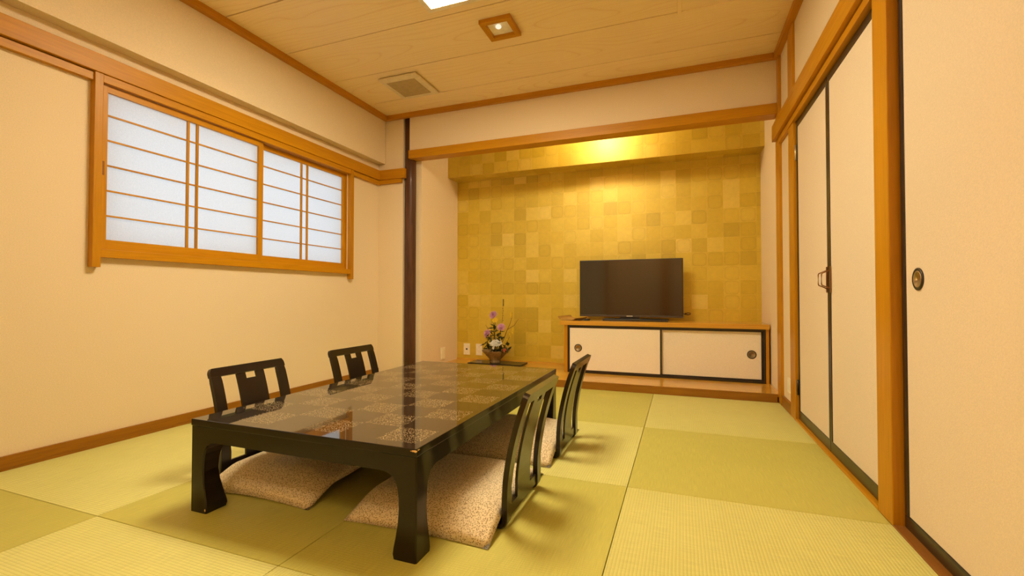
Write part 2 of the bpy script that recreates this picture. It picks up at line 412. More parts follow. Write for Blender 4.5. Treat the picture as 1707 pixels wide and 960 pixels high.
def tube(bm, pts, r, seg=8, cap=True):
    pts = [Vector(p) for p in pts]
    rr = r if isinstance(r, (list, tuple)) else [r] * len(pts)
    rings = []
    ref = Vector((0, 0, 1))
    for i, p in enumerate(pts):
        d = (pts[min(i + 1, len(pts) - 1)] - pts[max(i - 1, 0)]).normalized()
        a = d.cross(ref)
        if a.length < 1e-3: a = d.cross(Vector((1, 0, 0)))
        a.normalize(); b = d.cross(a)
        rings.append([bm.verts.new(p + rr[i] * (math.cos(2 * PI * k / seg) * a + math.sin(2 * PI * k / seg) * b)) for k in range(seg)])
    for r0, r1 in zip(rings, rings[1:]):
        for k in range(seg):
            bm.faces.new([r0[k], r0[(k + 1) % seg], r1[(k + 1) % seg], r1[k]])
    if cap:
        bm.faces.new(rings[0][::-1]); bm.faces.new(rings[-1])
    return bm

def lathe(bm, prof, center=(0, 0, 0), seg=32, axis='Z', wob=None):
    rings = []
    c = Vector(center)
    for (r, h) in prof:
        ring = []
        for k in range(seg):
            t = 2 * PI * k / seg
            q = r * (wob(t, h) if wob else 1)
            if axis == 'Z': v = Vector((q * math.cos(t), q * math.sin(t), h))
            elif axis == 'X': v = Vector((h, q * math.cos(t), q * math.sin(t)))
            else: v = Vector((q * math.cos(t), h, q * math.sin(t)))
            ring.append(bm.verts.new(c + v))
        rings.append(ring)
    for r0, r1 in zip(rings, rings[1:]):
        for k in range(seg):
            bm.faces.new([r0[k], r0[(k + 1) % seg], r1[(k + 1) % seg], r1[k]])
    bm.faces.new(rings[0]); bm.faces.new(rings[-1])
    return bm

def tag(o, label=None, cat=None, group=None, kind=None):
    if label: o['label'] = label
    if cat: o['category'] = cat
    if group: o['group'] = group
    if kind: o['kind'] = kind
    return o

def empty(name, loc=(0, 0, 0), rz=0.0):
    o = bpy.data.objects.new(name, None); COL.objects.link(o)
    o.empty_display_size = 0.05
    o.location = loc; o.rotation_euler = (0, 0, rz)
    return o

def struct(o, label, cat):
    return tag(o, label, cat, kind='structure')

def copy_tree(o, parent=None):
    c = o.copy(); COL.objects.link(c)
    if parent is not None: c.parent = parent
    for ch in list(o.children): copy_tree(ch, c)
    return c

# ------------------------------------------------------------------ room numbers (metres)
XL, XR = -2.70, 0.65          # plaster faces of the side walls
XT = 0.637                    # right edge of the tatami and face of the posts
YF, YB, YR = 3.60, 4.42, -1.30  # alcove front, alcove back wall, wall behind the camera
ZC = 2.435                    # ceiling boards
NX = -2.28                    # left wall of the alcove

# ------------------------------------------------------------------ floor
floor = struct(box('floor', XL - 0.1, XR + 0.15, YR - 0.1, YB + 0.1, -0.10, -0.022, 'dark_gap'), 'floor under green tatami mats', 'floor')
xb = [XT, -0.200, -1.040, -1.845, XL + 0.018]
yb = [3.615, 2.680, 1.822, 0.957, 0.095, -0.77, YR]
light_cells = {(0, 0), (1, 1), (0, 2), (1, 3), (2, 3), (3, 2), (3, 0), (2, 1), (0, 4), (2, 5), (3, 4), (1, 5)}  # mats given the paler, painted-sheen tone
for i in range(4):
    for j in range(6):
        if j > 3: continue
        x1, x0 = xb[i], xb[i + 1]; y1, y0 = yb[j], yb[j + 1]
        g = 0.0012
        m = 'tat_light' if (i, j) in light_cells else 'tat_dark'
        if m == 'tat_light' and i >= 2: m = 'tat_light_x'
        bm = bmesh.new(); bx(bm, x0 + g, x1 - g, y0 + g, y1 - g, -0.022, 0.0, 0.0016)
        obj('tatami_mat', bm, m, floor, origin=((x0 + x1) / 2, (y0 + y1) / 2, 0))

# ------------------------------------------------------------------ walls
def wall(name, parts, mat, label, parent=None):
    bm = bmesh.new()
    for p in parts: bx(bm, *p)
    o = obj(name, bm, mat, parent)
    return struct(o, label, 'wall') if parent is None else o

WY0, WY1, WZ0, WZ1 = 1.378, 3.17, 0.955, 1.80      # window opening
wl = wall('wall_left', [
    (XL - 0.14, XL, YR - 0.1, WY0, -0.03, 2.5), (XL - 0.14, XL, WY1, YF + 0.2, -0.03, 2.5),
    (XL - 0.14, XL, WY0, WY1, -0.03, WZ0), (XL - 0.14, XL, WY0, WY1, WZ1, 2.5)], 'wall', 'cream left wall around the shoji window')
box('soffit', XL, -2.625, YR, YF, 1.99, 2.45, 'wall', wl)
# short wall between the corner and the dark post, with the alcove's left wall
wf = wall('wall_front', [(XL, -2.428, YF + 0.004, YF + 0.12, -0.03, 2.5), (-2.428, NX, YF + 0.085, YF + 0.12, -0.03, 2.5), (NX - 0.10, NX, YF + 0.12, YB, -0.03, 2.5)], 'wall', 'cream wall beside the dark post and left side of the alcove')
# hanging wall over the alcove opening
wh = wall('wall_upper', [(-2.357, XR, YF, YF + 0.09, 2.083, 2.5)], 'wall', 'cream hanging wall above the alcove opening')
wr = wall('wall_right', [
    (XR, XR + 0.12, 3.262, YB, -0.03, 2.5), (XR, XR + 0.12, YR - 0.1, 3.262, 1.81, 2.5)], 'wall', 'cream right wall above and beyond the closet doors')
wrear = wall('wall_rear', [(XL - 0.1, -1.30, -0.01, 0.092, -0.03, 2.5), (-1.30, XR + 0.15, -0.01, 0.092, 1.80, 2.5), (-1.40, -1.30, YR, -0.01, -0.03, 2.5), (-1.40, XR + 0.15, YR - 0.12, YR, -0.03, 2.5)], 'wall', 'cream wall opposite the alcove with the doorway into the entry')
wclose = wall('wall_closet', [(0.90, 0.98, YR, 3.4, -0.03, 2.5)], 'wall', 'inside wall behind the sliding doors')
# alcove ceiling
struct(box('ceiling_alcove', NX - 0.1, XR + 0.1, YF + 0.09, YB, 2.42, 2.5, 'ceil'), 'wooden ceiling inside the alcove', 'ceiling')

# ------------------------------------------------------------------ gold back wall
wb = wall('wall_back', [(NX - 0.1, XR + 0.1, YB, YB + 0.1, -0.03, 2.5)], 'gold_base', 'gold leaf back wall of the alcove')
sof = struct(box('wall_soffit', NX, XR, 4.20, YB, 1.975, 2.42, 'gold_base'), 'gold leaf boxed beam along the top of the alcove', 'wall')
TW, TH, GT = 0.1318, 0.1275, 0.0007
tile_mesh = {}
def gold_tile(name, cx, cy, cz, w, h, facing, parent, bm_into=None):
    """facing 'F' lies in XZ looking to -Y, 'D' lies in XY looking down."""
    key = (round(w, 4), round(h, 4))
    if key not in tile_mesh:
        bm = bmesh.new(); ww, hh = w / 2 - 0.0008, h / 2 - 0.0008
        bx(bm, -ww, ww, -hh, hh, 0, GT)
        me = bpy.data.meshes.new('gold_leaf_square'); bmesh.ops.recalc_face_normals(bm, faces=bm.faces); bm.to_mesh(me); bm.free()
        me.materials.append(MAT['gold']); tile_mesh[key] = me
    o = bpy.data.objects.new(name, tile_mesh[key]); COL.objects.link(o)
    o.location = (cx, cy, cz); o.rotation_euler = (PI / 2, 0, 0) if facing == 'F' else (PI, 0, 0)
    o.parent = parent
    return o
xs = []
x = -2.282
while x < XR: xs.append(x); x += TW
xs = [NX] + xs[1:] + [XR]
zs = [0.076, 0.1165] + [0.1165 + TH * k for k in range(1, 15) if 0.1165 + TH * k < 1.97] + [1.974]
rest = bmesh.new()
for a, b_ in zip(xs, xs[1:]):
    for c, d in zip(zs, zs[1:]):
        if b_ - a < 0.004 or d - c < 0.004: continue
        if d < 0.50 and a > -0.99: continue            # stands against the cabinet
        if a > -0.85 and b_ < 0.0 and c > 0.60 and d < 1.03:   # hidden by the television
            bx(rest, a + .0008, b_ - .0008, YB - GT, YB, c + .0008, d - .0008); continue
        if c < 0.08 and d < 0.12 :
            bx(rest, a + .0008, b_ - .0008, YB - GT, YB, c + .0008, d - .0008); continue
        gold_tile('gold_leaf_square', (a + b_) / 2, YB, (c + d) / 2, b_ - a, d - c, 'F', wb)
ro = obj('gold_leaf_remainder', rest, 'gold', wb); ro['kind'] = 'stuff'
zs2 = [1.977, 2.087, 2.2145, 2.342, 2.419]
for a, b_ in zip(xs, xs[1:]):
    if b_ - a < 0.004: continue
    for c, d in zip(zs2, zs2[1:]):
        gold_tile('gold_leaf_square', (a + b_) / 2, 4.20, (c + d) / 2, b_ - a, d - c, 'F', sof)
    for c, d in ((4.201, 4.33), (4.33, 4.419)):
        gold_tile('gold_leaf_square', (a + b_) / 2, (c + d) / 2, 1.975, b_ - a, d - c, 'D', sof)
struct(box('baseboard_back', NX, -0.99, YB - 0.010, YB, 0.06, 0.075, 'plat_x'), 'thin golden strip at the foot of the gold wall', 'baseboard')

# ------------------------------------------------------------------ ceiling
struct(box('floor_entry', -1.40, XR + 0.15, YR, 0.09, -0.022, -0.004, 'plat_x'), 'wooden floor of the entry behind the doorway', 'floor')
struct(box('trim_22', -1.299, -1.24, -0.02, 0.102, -0.02, 1.80, 'wood_z'), 'wooden door post of the entry', 'post')
struct(box('trim_23', -0.37, -0.22, YR, YR + 0.05, 0.0, 2.40, 'wood_z'), 'wide wooden post at the back of the entry', 'post')
ceil = struct(box('ceiling', XL - 0.1, XR + 0.15, YR - 0.1, YF + 0.05, ZC + 0.016, 2.52, 'dark_gap'), 'wooden board ceiling', 'ceiling')
yseams = [3.60, 3.307, 2.858, 2.406, 1.953, 1.50, 1.047, 0.594, 0.141, -0.312, -0.765, YR]
for y1, y0 in zip(yseams, yseams[1:]):
    bm = bmesh.new(); bx(bm, -2.62, XR, y0 + 0.0035, y1 - 0.0035, ZC, ZC + 0.016, 0.002)
    obj('ceiling_board', bm, 'ceil', ceil, origin=((XR - 2.62) / 2, (y0 + y1) / 2, ZC))
# ceiling trims
struct(box('trim_1', -2.626, -2.585, YR, YF, 2.395, ZC + 0.002, 'trim_y', bev=0.002), 'brown ceiling moulding along the left wall', 'moulding')
struct(box('trim_2', -2.585, 0.612, YF - 0.036, YF, 2.395, ZC + 0.002, 'trim_x', bev=0.002), 'brown ceiling moulding above the hanging wall', 'moulding')
struct(box('trim_3', 0.612, XR, YR, YF, 2.395, ZC + 0.002, 'trim_y', bev=0.002), 'brown ceiling moulding along the right wall', 'moulding')
# inspection hatch
h = empty('access_hatch', (0.22, 2.63, ZC))
tag(h, 'square wooden access hatch in the ceiling near the right wall', 'hatch')
box('hatch_panel', 0.012, 0.448, 2.412, 2.842, ZC - 0.006, ZC - 0.0005, 'ceil', h)
box('frame', -0.012, 0.012, 2.388, 2.866, ZC - 0.010, ZC - 0.0005, 'ceil', h, 0.002)
box('frame', 0.448, 0.472, 2.388, 2.866, ZC - 0.010, ZC - 0.0005, 'ceil', h, 0.002)
box('frame', 0.012, 0.448, 2.842, 2.866, ZC - 0.010, ZC - 0.0005, 'ceil', h, 0.002)
box('frame', 0.012, 0.448, 2.388, 2.412, ZC - 0.010, ZC - 0.0005, 'ceil', h, 0.002)

# ------------------------------------------------------------------ ceiling lamp (the room's light)
LX0, LX1, LY0, LY1 = -1.388, -0.68, 1.612, 2.322
lamp = empty('ceiling_lamp', ((LX0 + LX1) / 2, (LY0 + LY1) / 2, ZC))
tag(lamp, 'square white ceiling lamp in a thin pale frame', 'lamp')
ft = 0.032
for p in ((LX0, LX1, LY0, LY0 + ft), (LX0, LX1, LY1 - ft, LY1), (LX0, LX0 + ft, LY0 + ft, LY1 - ft), (LX1 - ft, LX1, LY0 + ft, LY1 - ft)):
    box('frame', *p, ZC - 0.022, ZC - 0.0005, 'white_frame', lamp, 0.003)
box('diffuser', LX0 + ft, LX1 - ft, LY0 + ft, LY1 - ft, ZC - 0.020, ZC - 0.003, 'lamp', lamp)

# framed square downlight
dl = empty('square_downlight', (-1.055, 2.62, ZC))
tag(dl, 'small square downlight in a brown wooden frame on the ceiling', 'light')
for p, mt in (((-1.158, -0.952, 2.515, 2.547), 'wood_x'), ((-1.158, -0.952, 2.693, 2.725), 'wood_x'), ((-1.158, -1.126, 2.547, 2.693), 'wood_y'), ((-0.984, -0.952, 2.547, 2.693), 'wood_y')):
    box('frame', *p, ZC - 0.026, ZC - 0.0005, mt, dl, 0.002)
bm = bmesh.new()
bx(bm, -1.126, -0.984, 2.547, 2.693, ZC - 0.006, ZC - 0.001)
obj('reflector', bm, 'reflector', dl)
bm = bmesh.new(); lathe(bm, [(0.012, -0.004), (0.018, -0.010), (0.018, -0.016), (0.010, -0.022), (0.002, -0.0235)], (-1.06, 2.60, ZC - 0.002), 16)
obj('bulb', bm, 'glass_lamp', dl, True)

# ceiling vent
vt = empty('ceiling_vent', (-2.03, 3.10, ZC))
tag(vt, 'square beige ceiling vent with a mesh panel', 'vent')
bm = bmesh.new()
bx(bm, -2.205, -1.865, 2.922, 3.280, ZC - 0.022, ZC - 0.006, 0.006)
obj('cover', bm, 'vent', vt)
box('collar', -2.17, -1.90, 2.96, 3.245, ZC - 0.006, ZC - 0.0005, 'dark_gap', vt)
box('mesh_panel', -2.165, -1.915, 2.98, 3.235, ZC - 0.0245, ZC - 0.021, 'vent_dark', vt)
bm = bmesh.new()
for k in range(23):
    y = 2.988 + k * 0.0108
    bx(bm, -2.162, -1.918, y, y + 0.003, ZC - 0.0262, ZC - 0.0243)
o = obj('grille', bm, 'vent_dark', vt); o['kind'] = 'stuff'

# ------------------------------------------------------------------ left wall trim and window
struct(box('baseboard_left', XL, XL + 0.014, YR, YF, 0.0, 0.060, 'base_y', bev=0.002), 'brown baseboard along the left wall', 'baseboard')
struct(box('trim_4', XL, XL + 0.018, YR, YF, -0.02, 0.010, 'base_y'), 'narrow wood strip between tatami and left baseboard', 'trim')
n1 = struct(box('trim_5', XL, XL + 0.042, YR, YF, 1.835, 1.925, 'wood_y', bev=0.003), 'wide honey wood rail along the left wall over the window', 'trim')
struct(box('trim_6', XL, XL + 0.026, YR, 1.345, 1.792, 1.830, 'wood_y', bev=0.002), 'narrow wood rail on the left wall this side of the window', 'trim')
struct(box('trim_7', XL, XL + 0.026, 3.212, YF, 1.792, 1.830, 'wood_y', bev=0.002), 'short narrow wood rail between window and corner', 'trim')
struct(box('trim_8', XL + 0.042, -2.392, YF - 0.036, YF + 0.004, 1.835, 1.925, 'wood_x', bev=0.003), 'wood rail turning the corner and ending on the dark post', 'trim')
struct(box('trim_9', XL + 0.026, -2.432, YF - 0.022, YF + 0.004, 1.797, 1.834, 'wood_x', bev=0.002), 'narrow wood rail under the corner rail', 'trim')

win = empty('window_1', (XL, 2.27, 1.37))
struct(win, 'wide shoji window of two lattice screens in the left wall', 'window')
box('post', XL - 0.005, XL + 0.036, 1.345, 1.380, 0.880, 1.834, 'wood_z', win, 0.002, True)
box('post', XL - 0.005, XL + 0.036, 3.175, 3.212, 0.885, 1.834, 'wood_z', win, 0.002, True)
box('head_rail', XL - 0.10, XL + 0.034, 1.380, 3.175, 1.795, 1.834, 'wood_y', win, 0.002, True)
box('sill', XL - 0.10, XL + 0.034, 1.380, 3.175, 0.930, 0.970, 'wood_y', win, 0.002, True)
box('jamb', XL - 0.10, XL - 0.004, 1.378, 1.382, 0.970, 1.795, 'wood_z', win, 0, True)
box('jamb', XL - 0.10, XL - 0.004, 3.168, 3.175, 0.970, 1.795, 'wood_z', win, 0, True)
def shoji(y0, y1, xf, stile0, stile1, bars, win):
    """One sliding lattice screen; xf is its room side face."""
    zb, zt, xb_ = 0.972, 1.792, xf - 0.026
    bm = bmesh.new()
    bx(bm, xb_, xf, y0, y1, zb, 1.020); bx(bm, xb_, xf, y0, y1, 1.760, zt)
    p = obj('shoji_screen', bm, 'wood_y', win)
    box('stile', xb_ - 0.0005, xf + 0.0008, y0, y0 + stile0, zb, zt, 'wood_z', p, 0.0015, True)
    box('stile', xb_ - 0.0005, xf + 0.0008, y1 - stile1, y1, zb, zt, 'wood_z', p, 0.0015, True)
    a, b_ = y0 + stile0, y1 - stile1
    for z in (1.646, 1.520, 1.3935, 1.267, 1.1405):
        box('lattice_bar', xf - 0.014, xf - 0.004, a, b_, z - 0.0038, z + 0.0038, 'wood_y', p, 0, True)
    for y in bars:
        box('lattice_bar', xf - 0.015, xf - 0.003, y - 0.006, y + 0.006, 1.020, 1.760, 'wood_z', p, 0, True)
    box('paper_pane', xf - 0.0175, xf - 0.0155, a - 0.004, b_ + 0.004, 1.016, 1.764, 'paper', p, 0, True)
    return p
p1 = shoji(1.384, 2.316, XL + 0.012, 0.028, 0.036, (1.812, 1.866), win)
box('finger_pull', XL + 0.0122, XL + 0.0136, 1.391, 1.400, 1.34, 1.41, 'sill_y', p1, 0, True)
shoji(2.285, 3.166, XL - 0.020, 0.032, 0.030, (2.690, 2.748), win)

# ------------------------------------------------------------------ dark post, alcove beam, platform
bm = bmesh.new()
tube(bm, [(-2.378, 3.652, z) for z in (0.0, 0.3, 0.8, 1.3, 1.8, 2.42)], [0.053, 0.0525, 0.052, 0.0515, 0.051, 0.051], 28)
struct(obj('trim_10', bm, 'post', None, True, origin=(-2.378, 3.652, 0)), 'dark brown round alcove post', 'post')
struct(box('trim_11', -2.356, XT, YF - 0.022, YF + 0.095, 2.010, 2.086, 'wood_x', bev=0.003), 'honey wood beam across the alcove opening', 'beam')
plat = empty('trim_12', (-0.85, 4.0, 0))
struct(plat, 'low golden wooden platform of the alcove', 'platform')
box('platform_top', NX, XT + 0.012, 3.618, YB, 0.040, 0.060, 'plat_x', plat, 0.002)
box('fascia', NX - 0.05, XT - 0.012, 3.612, 3.640, 0.0, 0.0595, 'base_x', plat, 0.002)

# ------------------------------------------------------------------ right wall timber
def post_(n, y0, y1, z0, z1, x0, x1, label, mat='wood_z', bev=0.003):
    return struct(box('trim_%d' % n, x0, x1, y0, y1, z0, z1, mat, None, bev, True), label, 'post')
post_(13, 3.535, 3.655, 0.0, 2.396, XT - 0.004, XR + 0.03, 'slim honey wood post at the corner of alcove and right wall')
post_(14, 3.135, 3.262, 0.0, 1.80, XT - 0.002, XR + 0.05, 'honey wood post beside the far closet door')
post_(15, 3.135, 3.262, 1.93, 2.396, XT - 0.002, XR + 0.01, 'short wood post above the rail on the right wall')
post_(16, 1.812, 1.928, 0.0, 2.396, XT - 0.002, XR + 0.10, 'large honey wood pillar between closet and sliding door')
struct(box('trim_17', 0.606, XR + 0.02, -0.4, 3.63, 1.826, 1.938, 'wood_y', bev=0.003), 'wide honey wood rail along the right wall over the doors', 'trim')
struct(box('trim_18', 0.628, XR + 0.05, 1.928, 3.535, 1.785, 1.822, 'wood_y', bev=0.002), 'door head under the right wall rail', 'trim')
struct(box('trim_19', XT - 0.002, XR + 0.04, 1.93, 3.135, -0.02, 0.012, 'wood_y', bev=0.002), 'narrow wood threshold under the closet doors', 'trim')
struct(box('baseboard_right', XT - 0.002, XR + 0.02, 3.262, 3.535, 0.0, 0.068, 'base_y', bev=0.002), 'short brown baseboard between two posts', 'baseboard')
struct(box('trim_20', XT - 0.001, 0.72, YR, 1.812, -0.02, 0.006, 'sill_y', bev=0.001), 'brown wood sill under the large sliding door', 'trim')
struct(box('trim_21', 0.64, 0.75, YR, 1.812, 1.76, 1.82, 'wood_y'), 'door head above the large sliding door', 'trim')

# closet doors
def closet(n, y0, y1, handle_y, hinge_y, hinge_zs, label):
    xf = 0.651
    d = empty('door_%d' % n, (xf, (y0 + y1) / 2, 0)); struct(d, label, 'door')
    box('panel', xf + 0.004, xf + 0.026, y0 + 0.01, y1 - 0.01, 0.06, 1.755, 'fusuma', d)
    box('rail', xf, xf + 0.028, y0, y1, 0.014, 0.066, 'black', d, 0.002)
    box('rail', xf, xf + 0.028, y0, y1, 1.748, 1.782, 'black', d, 0.002)
    box('stile', xf, xf + 0.028, y0, y0 + 0.021, 0.066, 1.748, 'black', d, 0.003)
    box('stile', xf, xf + 0.028, y1 - 0.021, y1, 0.066, 1.748, 'black', d, 0.003)
    # bail handle
    hd = box('handle', xf - 0.004, xf + 0.001, handle_y - 0.0045, handle_y + 0.0045, 0.758, 0.880, 'bronze', d, 0.001)
    bm = bmesh.new()
    tube(bm, [(xf - 0.003, handle_y, 0.862), (xf - 0.012, handle_y, 0.858), (xf - 0.034, handle_y, 0.848), (xf - 0.036, handle_y, 0.843), (xf - 0.036, handle_y, 0.797), (xf - 0.034, handle_y, 0.792), (xf - 0.012, handle_y, 0.782), (xf - 0.003, handle_y, 0.776)], 0.0028, 8)
    obj('bail', bm, 'bronze', hd, True)
    for z in hinge_zs:
        bm = bmesh.new(); tube(bm, [(xf - 0.004, hinge_y, z - 0.045), (xf - 0.004, hinge_y, z + 0.045)], 0.006, 10)
        obj('hinge', bm, 'cup' if z > 1 else 'black', d, True)
closet(1, 2.522, 3.128, 2.545, 3.126, (1.60, 0.20), 'tall cream closet door on the right wall, farther of the pair')
closet(2, 1.934, 2.518, 2.492, 1.937, (1.55, 0.20), 'tall cream closet door beside the large pillar')

# sliding fusuma
def pull(parent, cx, cy, cz, axis, r):
    """Round recessed finger pull: black ring, metal cup."""
    bm = bmesh.new(); s = -1
    lathe(bm, [(r, 0.0), (r, s * 0.003), (r * 0.9, s * 0.0045), (r * 0.72, s * 0.0035), (r * 0.70, s * 0.0005)], (cx, cy, cz), 28, axis)
    pl = obj('pull', bm, 'black', parent, True)
    bm = bmesh.new()
    lathe(bm, [(r * 0.74, s * 0.0036), (r * 0.66, s * 0.0042), (r * 0.60, s * 0.0012), (r * 0.30, s * 0.0008), (r * 0.02, s * 0.0008)], (cx, cy, cz), 28, axis)
    obj('cup', bm, 'cup', pl, True)
def fusuma(n, y0, y1, xf, pull_y, label):
    d = empty('door_%d' % n, (xf, (y0 + y1) / 2, 0)); struct(d, label, 'door')
    box('panel', xf + 0.004, xf + 0.022, y0 + 0.01, y1 - 0.01, 0.05, 1.735, 'fusuma', d)
    box('rail', xf, xf + 0.026, y0, y1, 0.007, 0.048, 'black', d, 0.004)
    box('rail', xf, xf + 0.026, y0, y1, 1.730, 1.765, 'black', d, 0.004)
    box('stile', xf, xf + 0.026, y0, y0 + 0.026, 0.048, 1.730, 'black', d, 0.004)
    box('stile', xf, xf + 0.026, y1 - 0.026, y1, 0.048, 1.730, 'black', d, 0.004)
    if pull_y: pull(d, xf + 0.004, pull_y, 0.792, 'X', 0.034)
fusuma(3, 0.905, 1.806, 0.664, 1.702, 'large cream sliding door with one round pull')
fusuma(4, 0.02, 0.94, 0.692, None, 'second cream sliding door behind the first')
fusuma(5, YR + 0.01, 0.055, 0.664, None, 'cream sliding door nearest the rear wall')

# ------------------------------------------------------------------ switch plates and outlets
def plate_(name, x0, x1, y0, y1, z0, z1, axis, label, cat, holes):
    e = empty(name, ((x0 + x1) / 2, (y0 + y1) / 2, z0)); tag(e, label, cat)
    box('plate', x0, x1, y0, y1, z0, z1, 'plate', e, 0.0015)
    for hx, hz, w, hh, mt in holes:
        if axis == 'Y': box('socket', hx - w / 2, hx + w / 2, y0 - 0.001, y0 + 0.002, hz - hh / 2, hz + hh / 2, mt, e)
        else:
            xx = x1 if axis == '+X' else x0
            box('rocker', xx - 0.002, xx + 0.001, hx - w / 2, hx + w / 2, hz - hh / 2, hz + hh / 2, mt, e)
plate_('antenna_outlet', -2.198, -2.124, YB - 0.009, YB - 0.001, 0.112, 0.232, 'Y', 'cream antenna socket with one dark hole on the gold wall', 'outlet', [(-2.161, 0.172, 0.018, 0.018, 'black')])
plate_('power_outlet', -2.052, -1.980, YB - 0.009, YB - 0.001, 0.112, 0.232, 'Y', 'cream power outlet on the gold wall behind the bowl', 'outlet',
       [(-2.016, 0.198, 0.030, 0.022, 'white_frame'), (-2.016, 0.148, 0.030, 0.022, 'white_frame')])
plate_('wall_switch', NX, NX + 0.009, 4.06, 4.135, 0.098, 0.216, '+X', 'cream switch plate low on the left alcove wall', 'switch', [(4.0975, 0.157, 0.03, 0.07, 'plate')])
plate_('light_switch', XR - 0.009, XR, 3.31, 3.385, 0.125, 0.215, '-X', 'pale switch plate low between the two right wall posts', 'switch', [(3.3475, 0.17, 0.03, 0.05, 'plate')])

# ------------------------------------------------------------------ low cabinet in the alcove
CY = 4.0
cb_ = empty('low_cabinet', (-0.17, 4.2, 0.06))
tag(cb_, 'long low wooden cabinet with two cream sliding doors under the television', 'cabinet')
box('cabinet_top', -1.026, 0.640, CY - 0.022, YB - 0.002, 0.483, 0.521, 'plat_x', cb_, 0.002)
bm = bmesh.new()
bx(bm, -0.986, -0.957, CY - 0.004, YB - 0.003, 0.0605, 0.483); bx(bm, 0.616, 0.637, CY - 0.004, YB - 0.003, 0.0605, 0.483)
bx(bm, -0.957, 0.616, YB - 0.02, YB - 0.003, 0.0605, 0.483)
obj('carcass', bm, 'wood_z', cb_)
bm = bmesh.new()
bx(bm, -0.957, 0.616, CY, CY + 0.05, 0.465, 0.4828); bx(bm, -0.957, 0.616, CY, CY + 0.05, 0.0608, 0.077)
bx(bm, -0.957, -0.945, CY, CY + 0.05, 0.077, 0.465); bx(bm, 0.600, 0.616, CY, CY + 0.05, 0.077, 0.465)
obj('door_frame', bm, 'black', cb_)
def cab_door(x0, x1, y, px, l, r):
    d = box('door', x0 + 0.004, x1 - 0.004, y + 0.002, y + 0.016, 0.084, 0.460, 'door_paper', cb_)
    box('edging', x0, x1, y, y + 0.017, 0.078, 0.0865, 'black', d); box('edging', x0, x1, y, y + 0.017, 0.4575, 0.464, 'black', d)
    box('edging', x0, x0 + l, y, y + 0.017, 0.0865, 0.4575, 'black', d); box('edging', x1 - r, x1, y, y + 0.017, 0.0865, 0.4575, 'black', d)
    bm = bmesh.new(); R_ = 0.034
    lathe(bm, [(R_, 0.0), (R_, -0.003), (R_ * .9, -0.0045), (R_ * .76, -0.0035), (R_ * .74, -0.0005)], (px, y + 0.002, 0.2795), 26, 'Y')
    o = obj('pull', bm, 'black', d, True)
    bm = bmesh.new()
    lathe(bm, [(R_ * .78, -0.0036), (R_ * .70, -0.0042), (R_ * .64, -0.0012), (R_ * .02, -0.0010)], (px, y + 0.002, 0.2795), 26, 'Y')
    obj('cup', bm, 'cup', o, True)
cab_door(-0.944, -0.154, CY + 0.004, -0.862, 0.006, 0.014)
cab_door(-0.176, 0.599, CY + 0.026, 0.520, 0.006, 0.012)

# ------------------------------------------------------------------ television
tv = empty('television', (-0.43, 4.22, 0.521))
tag(tv, 'black flat television standing on the low cabinet', 'television')
TX0, TX1, TZ0, TZ1, TY = -0.888, 0.018, 0.552, 1.072, 4.20
bm = bmesh.new(); bx(bm, TX0, TX1, TY, TY + 0.035, TZ0, TZ1, 0.003); bx(bm, TX0 + 0.12, TX1 - 0.12, TY + 0.03, TY + 0.07, TZ0 + 0.04, TZ0 + 0.30, 0.006)
obj('housing', bm, 'bezel', tv)
box('screen', TX0 + 0.007, TX1 - 0.007, TY - 0.0015, TY + 0.002, TZ0 + 0.018, TZ1 - 0.007, 'screen', tv)
box('lower_bezel', TX0 + 0.001, TX1 - 0.001, TY - 0.003, TY + 0.004, TZ0 + 0.0005, TZ0 + 0.0165, 'bezel_low', tv, 0.001)
box('emblem', -0.462, -0.408, TY - 0.0036, TY - 0.0025, TZ0 + 0.006, TZ0 + 0.011, 'plate', tv)
box('stand_base', -0.665, -0.105, TY - 0.08, TY + 0.12, 0.5212, 0.536, 'bezel', tv, 0.004)
box('stand_neck', -0.52, -0.35, TY + 0.01, TY + 0.034, 0.534, 0.57, 'bezel', tv, 0.003)
bm = bmesh.new()
tube(bm, [(-0.02, TY + 0.05, 0.60), (0.03, TY + 0.06, 0.583), (0.055, TY + 0.06, 0.578), (0.075, TY + 0.065, 0.582), (0.078, TY + 0.07, 0.590), (0.06, TY + 0.07, 0.594), (0.03, TY + 0.06, 0.588)], 0.004, 8)
obj('cable', bm, 'black', tv, True)

# curled tray, pen and remote control left of the television
lt = empty('letter_tray', (-1.0, 4.10, 0.521)); tag(lt, 'small brown curled tray on the left end of the cabinet', 'tray')
bm = bmesh.new()
prof = [(-1.046, 0.556), (-1.040, 0.546), (-1.028, 0.534), (-1.010, 0.5275), (-0.985, 0.5245), (-0.960, 0.5237), (-0.925, 0.5245), (-0.905, 0.529), (-0.890, 0.538)]
top = [[bm.verts.new((x + k * 0.05, y, z + 0.004)) for x, z in prof] for k, y in enumerate((4.0, 4.30))]
bot = [[bm.verts.new((x + k * 0.05, y, z - 0.002)) for x, z in prof] for k, y in enumerate((4.0, 4.30))]
for k in range(len(prof) - 1):
    bm.faces.new([top[0][k], top[0][k + 1], top[1][k + 1], top[1][k]]); bm.faces.new([bot[0][k], bot[1][k], bot[1][k + 1], bot[0][k + 1]])
    for e in (0, 1): bm.faces.new([top[e][k], bot[e][k], bot[e][k + 1], top[e][k + 1]])
for k in (0, -1): bm.faces.new([top[0][k], top[1][k], bot[1][k], bot[0][k]])
obj('tray_body', bm, 'tray', lt)
bm = bmesh.new(); tube(bm, [(-0.875, 4.05, 0.5255), (-0.830, 4.13, 0.5255)], 0.0045, 8)
tag(obj('pen', bm, 'black', None, True), 'thin black pen lying beside the curled tray', 'pen')
rc = empty('remote_control', (-0.80, 4.06, 0.521)); tag(rc, 'small black remote control lying in front of the television', 'remote')
